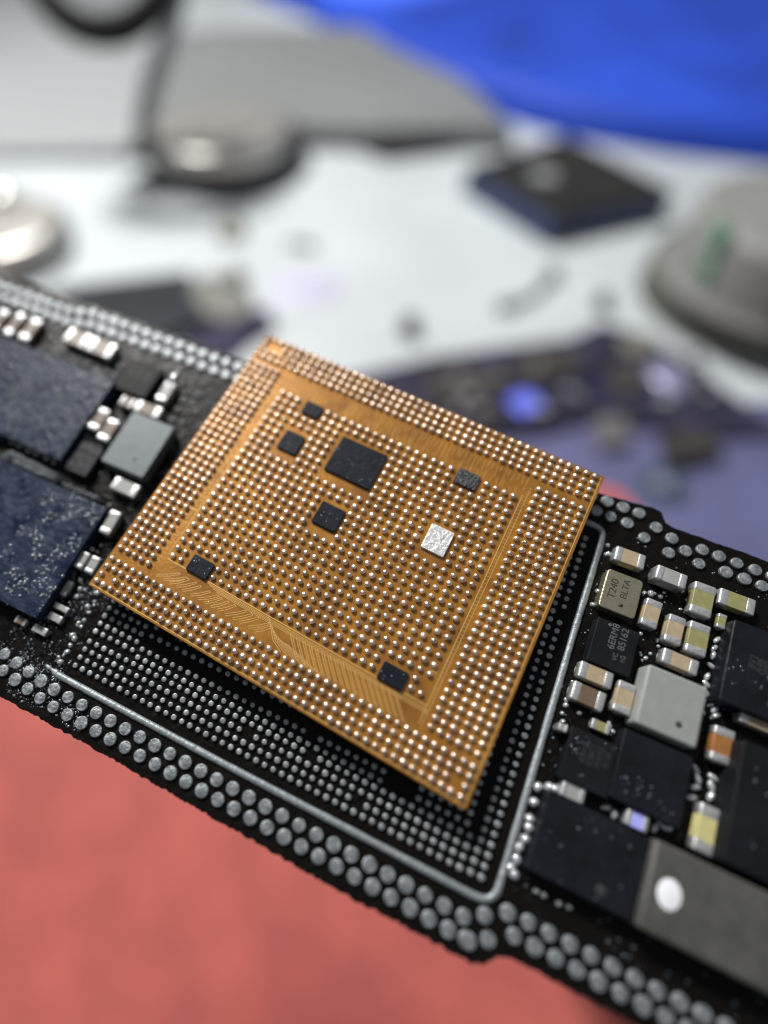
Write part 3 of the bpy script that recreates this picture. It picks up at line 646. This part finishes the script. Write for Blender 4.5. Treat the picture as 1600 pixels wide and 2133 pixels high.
for q in [(rb.uniform(370, 440), rb.uniform(1120, 1500)) for _ in range(9)] + [(rb.uniform(620, 700), rb.uniform(380, 440)) for _ in range(3)] + [(rb.uniform(860, 1000), rb.uniform(620, 700)) for _ in range(5)] + [(rb.uniform(830, 960), rb.uniform(900, 1080)) for _ in range(8)] + [(rb.uniform(1080, 1160), rb.uniform(640, 780)) for _ in range(5)] + [(rb.uniform(640, 720), rb.uniform(1420, 1530)) for _ in range(5)] + [(rb.uniform(1200, 1300), rb.uniform(1240, 1420)) for _ in range(8)]: lumpb(C2, q, rb.uniform(.05, .10), rb.uniform(.8, 1.6), .9)
for q in ((225, 1020), (270, 1045), (360, 1095), (420, 1115)): lumpb(C3, q, .11, .8, .8)
for q in ((905, 670), (965, 690), (340, 1480), (400, 1340), (480, 1385), (590, 660), (560, 740), (660, 440), (400, 1560), (385, 1610)): lumpb(C2, q, .10, 1.1, 1.0)
# ---- fine flux droplets over boards and chips: uncountable
mb = MB(); rng = random.Random(3)
def drops(x0, y0, x1, y1, z, n, rmin, rmax, clump=1.3, thr=0.):
    k = 0; tries = 0
    while k < n and tries < n * 30:
        tries += 1; x, y = rng.uniform(x0, x1), rng.uniform(y0, y1)
        if noise.noise(Vector((x * clump, y * clump, z * 5))) < thr: continue
        r = rmin + (rmax - rmin) * rng.random() ** 3; mb.add(*moved(dome(r, r * .7, 7, 3), x, y, z - .01)); k += 1
drops(rA[0] + 3.5, rA[1], rA[2], rA[3], .55, 800, .02, .085, .8, -.15)
drops(rB[0] + 5, rB[1], rB[2], rB[3], .6, 900, .012, .10, 1.1, -.05)
drops(rS[0], rS[1], rS[2], rS[3], .4, 30, .02, .07, 1, -1)
for cx_ in (m1, m2, m3_, big, ric):
    xs_ = [v.co.x for v in cx_.data.vertices]; ys_ = [v.co.y for v in cx_.data.vertices]; zs_ = max(v.co.z for v in cx_.data.vertices); lx, ly = cx_.location.x, cx_.location.y
    drops(lx + min(xs_) + .1, ly + min(ys_) + .1, lx + min(max(xs_), min(xs_) + 3) - .1, ly + max(ys_) - .1, zs_, 70, .01, .04, 1.2, .05)
drops(-3.6, -17.6, -.6, -12.5, 0., 700, .015, .06, 1.5, -.1)
drops(-4.5, -19, 1.2, -17.4, 0., 650, .015, .06, 1.6, -.1)
drops(-9, -4.9, -.8, -2.7, 0., 260, .02, .08, 1.2, 0)
drops(-.2, -4.5, 15.5, -19.2, 0., 0, .01, .02)
for (a, b, c, d), mm, lab in ():
    pass
drops(-2.2, -12.5, -.9, -3, 0., 300, .015, .06, 1.5, -.1)
drops(17.1, -18, 25, -2.6, 0., 900, .012, .05, 1.4, .0)
fd = link('flux_residue', mesh_of('flux_residue', mb, mat('flux_residue', (.12, .14, .17), .14, .0, coat=.9)), board); fd['kind'] = 'stuff'; fd['label'] = 'tiny glossy flux droplets spattered over board and chips'

# ================================================================== the gold chip, ball side up
chip = empty('processor_chip', CHIP_M, 'gold brown processor chip lying askew on the board, its face covered in silver solder balls', 'chip')
TZ = 1.0                                                                     # height of the ball side over the chip's base
def cu_(u, v): return u - CW / 2, CH / 2 - v
x0, y1 = cu_(-.13, -.13); x1, y0 = cu_(16.02, 14.02)
solid('mold_body', rrect(x0 + .30, y0 + .38, x1 - .02, y1 + .02, .15), 0, TZ - .24, M['mold'], chip, .02)
solid('chip_substrate', rrect(x0, y0, x1, y1, .08, 4), TZ - .24, TZ, M['gold'], chip, .02)
V = 1.065
caps = [((3.42, 2.17, 4.27, 2.80), 'die', None), ((3.37, 3.79, 4.30, 4.72), 'die', None), ((5.70, 3.00, 7.84, 4.70), 'die', 'large square dark die speckled with dust'),
        ((6.40, 5.94, 7.48, 6.92), 'die', None), ((10.70, 2.14, 11.65, 2.82), 'diegrey', 'speckled grey die'), ((10.75, 4.80, 11.71, 5.88), 'diesilver', 'silver die painted pale like a reflected lamp'),
        ((3.0, 10.19, 3.97, 10.88), 'die', None), ((11.5, 10.27, 12.5, 10.93), 'die', None)]
balls = []
def free(u, v, g=.17):
    for (a, b, c, d), _, _ in caps:
        if a - g < u < c + g and b * V - g < v < d * V + g: return False
    return True
for j in range(4):
    for i in range(45):
        if (i, j) not in ((1, 1), (2, 1)): balls.append((.06 + i * .3545, .07 + j * .352))
        if (i, j) not in ((1, 1), (43, 1)): balls.append((.10 + i * .3543, 13.72 - j * .352))
for j in range(31):
    for i in range(5): balls.append((.03 + j * .003 + i * .352, 1.60 + j * .3502))
    for i in range(6): balls.append((15.66 - i * .352, 1.70 + j * .3502))
for j in range(24):
    for i in range(29):
        u, v = 2.22 + i * .3895, 2.47 + j * .3860 - (0 if i > 4 else .0)
        if free(u, v) and not (i == 28 and j in (22,)) and not (i == 3 and j == 1): balls.append((u, v))
bl_ = []
for u, v in balls:
    x, y = cu_(u + random.gauss(0, .006), v + random.gauss(0, .006)); bl_.append((x, y, random.uniform(.90, 1.06)))
def ball_mesh(k): return dome(.114 + .004 * k, .165 + .006 * k, 18, 9, full=True)
parts_and_rest('solder_ball', 'solder_balls', bl_, ball_mesh, M['ball'], chip, TZ - .01, label='further silver solder balls in rows over the chip face')
for (a, b, c, d), mm, lab in caps:
    X0, Y1 = cu_(a, b * V); X1, Y0 = cu_(c, d * V); cx, cy = (X0 + X1) / 2, (Y0 + Y1) / 2
    mb = MB().add(*prism(rrect(X0 - cx, Y0 - cy, X1 - cx, Y1 - cy, .06), 0, .11, .02))
    flatshade(link('silicon_capacitor', mesh_of('silicon_capacitor', mb, M[mm]), chip, (cx, cy, TZ), 0, lab))
# dust on the dark dies
mb = MB()
for (a, b, c, d), mm, lab in caps:
    for k in range(int(9 * (c - a) * (d - b)) if mm == 'die' else 0):
        x, y = cu_(random.uniform(a + .05, c - .05), random.uniform(b + .05, d - .05) * V); r_ = random.uniform(.008, .028); mb.add(*moved(dome(r_, r_ * .5, 6, 2), x, y, TZ + .108))
for k in range(260):
    u, v = random.uniform(0, 15.8), random.uniform(0, 13.8); x, y = cu_(u, v); r_ = random.uniform(.008, .022); mb.add(*moved(dome(r_, r_ * .6, 6, 2), x, y, TZ - .001))
o = link('dust_specks', mesh_of('dust_specks', mb, M['flux']), chip); o['kind'] = 'stuff'; o['label'] = 'pale dust specks on the chip face and its dark dies'
# printed traces in the bare channel
mb = MB()
def strip(p, q, wd=.022, z=TZ + .006):
    p, q = Vector(p), Vector(q); d_ = (q - p)
    if d_.length < 1e-4: return
    n_ = Vector((-d_.y, d_.x)).normalized() * wd / 2
    vs = [(*(p + n_), z), (*(p - n_), z), (*(q - n_), z), (*(q + n_), z)]
    vs += [(x, y, TZ - .004) for x, y, _ in vs]
    mb.add(vs, [(0, 1, 2, 3), (0, 4, 5, 1), (1, 5, 6, 2), (2, 6, 7, 3), (3, 7, 4, 0)])
def tr(pts, wd=.022):
    pp_ = [cu_(*q) for q in pts]
    for i in range(len(pp_) - 1): strip(pp_[i], pp_[i + 1], wd)
rc_ = random.Random(11)
for k in range(15):                                                           # comb of slanting hairpin traces under the lower channel
    u = 2.05 + k * .33 + rc_.uniform(-.04, .04); l_ = rc_.uniform(.50, .66) if k > 1 else .8; v0 = 12.35 - rc_.uniform(0, .04)
    tr([(u, v0), (u + l_ * .55, v0 - .24), (u + l_, v0 - .50), (u + l_ + .07, v0 - .46), (u + l_ * .55 + .06, v0 - .17), (u + .06, v0 + .06)], .018)
for k in range(7): tr([(6.9 + k * .1, 11.60 + k * .1), (7.5 + k * .1, 12.3 - k * .02), (8.0 + k * .28, 12.55)])
for k in range(17): u = 8.5 + k * .27; tr([(u - .55, 11.75), (u - .42, 11.92), (u + .15, 12.52)]); tr([(u - .45, 11.75), (u - .34, 11.90), (u + .24, 12.52)])
for k in range(4): tr([(4.0 + .2 * k, 11.62 + k * .05), (7.6, 11.66 + k * .05), (13.6, 11.72 + k * .05)], .016)
tr([(2.1, 11.55), (13.5, 11.62)], .03); tr([(2.05, 2.2), (2.0, 11.4)], .02); tr([(13.42, 2.2), (13.5, 12.3)], .03); tr([(13.6, 1.8), (13.62, 12.4)], .02)
rg = random.Random(5)
for k in range(60): v = 1.9 + k * .17; tr([(1.62, v), (1.62 + rg.uniform(.1, .35), v + rg.uniform(-.04, .04))], .013)
for k in range(64): v = 1.8 + k * .16; u_ = 13.42 + rg.uniform(0, .1); tr([(u_, v), (u_ + rg.uniform(.1, .25), v + rg.uniform(-.03, .03))], .013)
for k in range(40): u = 2.2 + k * .28; tr([(u, 2.25), (u + rg.uniform(-.1, .1), 2.25 - rg.uniform(.1, .5))], .013)
for k in range(44): u = 5.2 + k * .19 + rg.uniform(-.03, .03); tr([(u, 1.36), (u + rg.uniform(-.05, .05), 1.55 + rg.uniform(.1, .75))], .016)
for k in range(14): v = 2.6 + k * .66; tr([(1.62, v), (1.95, v + rg.uniform(-.1, .1))], .016)
tr([(-.02, 13.92), (15.92, 13.92)], .03); tr([(15.90, -.02), (15.90, 13.92)], .03)
for q in ((13.25, 10.35), (12.8, 11.35)):
    for s_ in (.08, .045): tr([(q[0] - s_, q[1] - s_), (q[0] + s_, q[1] - s_), (q[0] + s_, q[1] + s_), (q[0] - s_, q[1] + s_), (q[0] - s_, q[1] - s_)], .02)
o = link('copper_traces', mesh_of('copper_traces', mb, M['copper'], False), chip); o['kind'] = 'stuff'
o['label'] = 'fine copper traces printed in the bare channels of the chip'
for o in bpy.data.objects:
    for k in ('_hx', '_hy'):
        if k in o: del o[k]
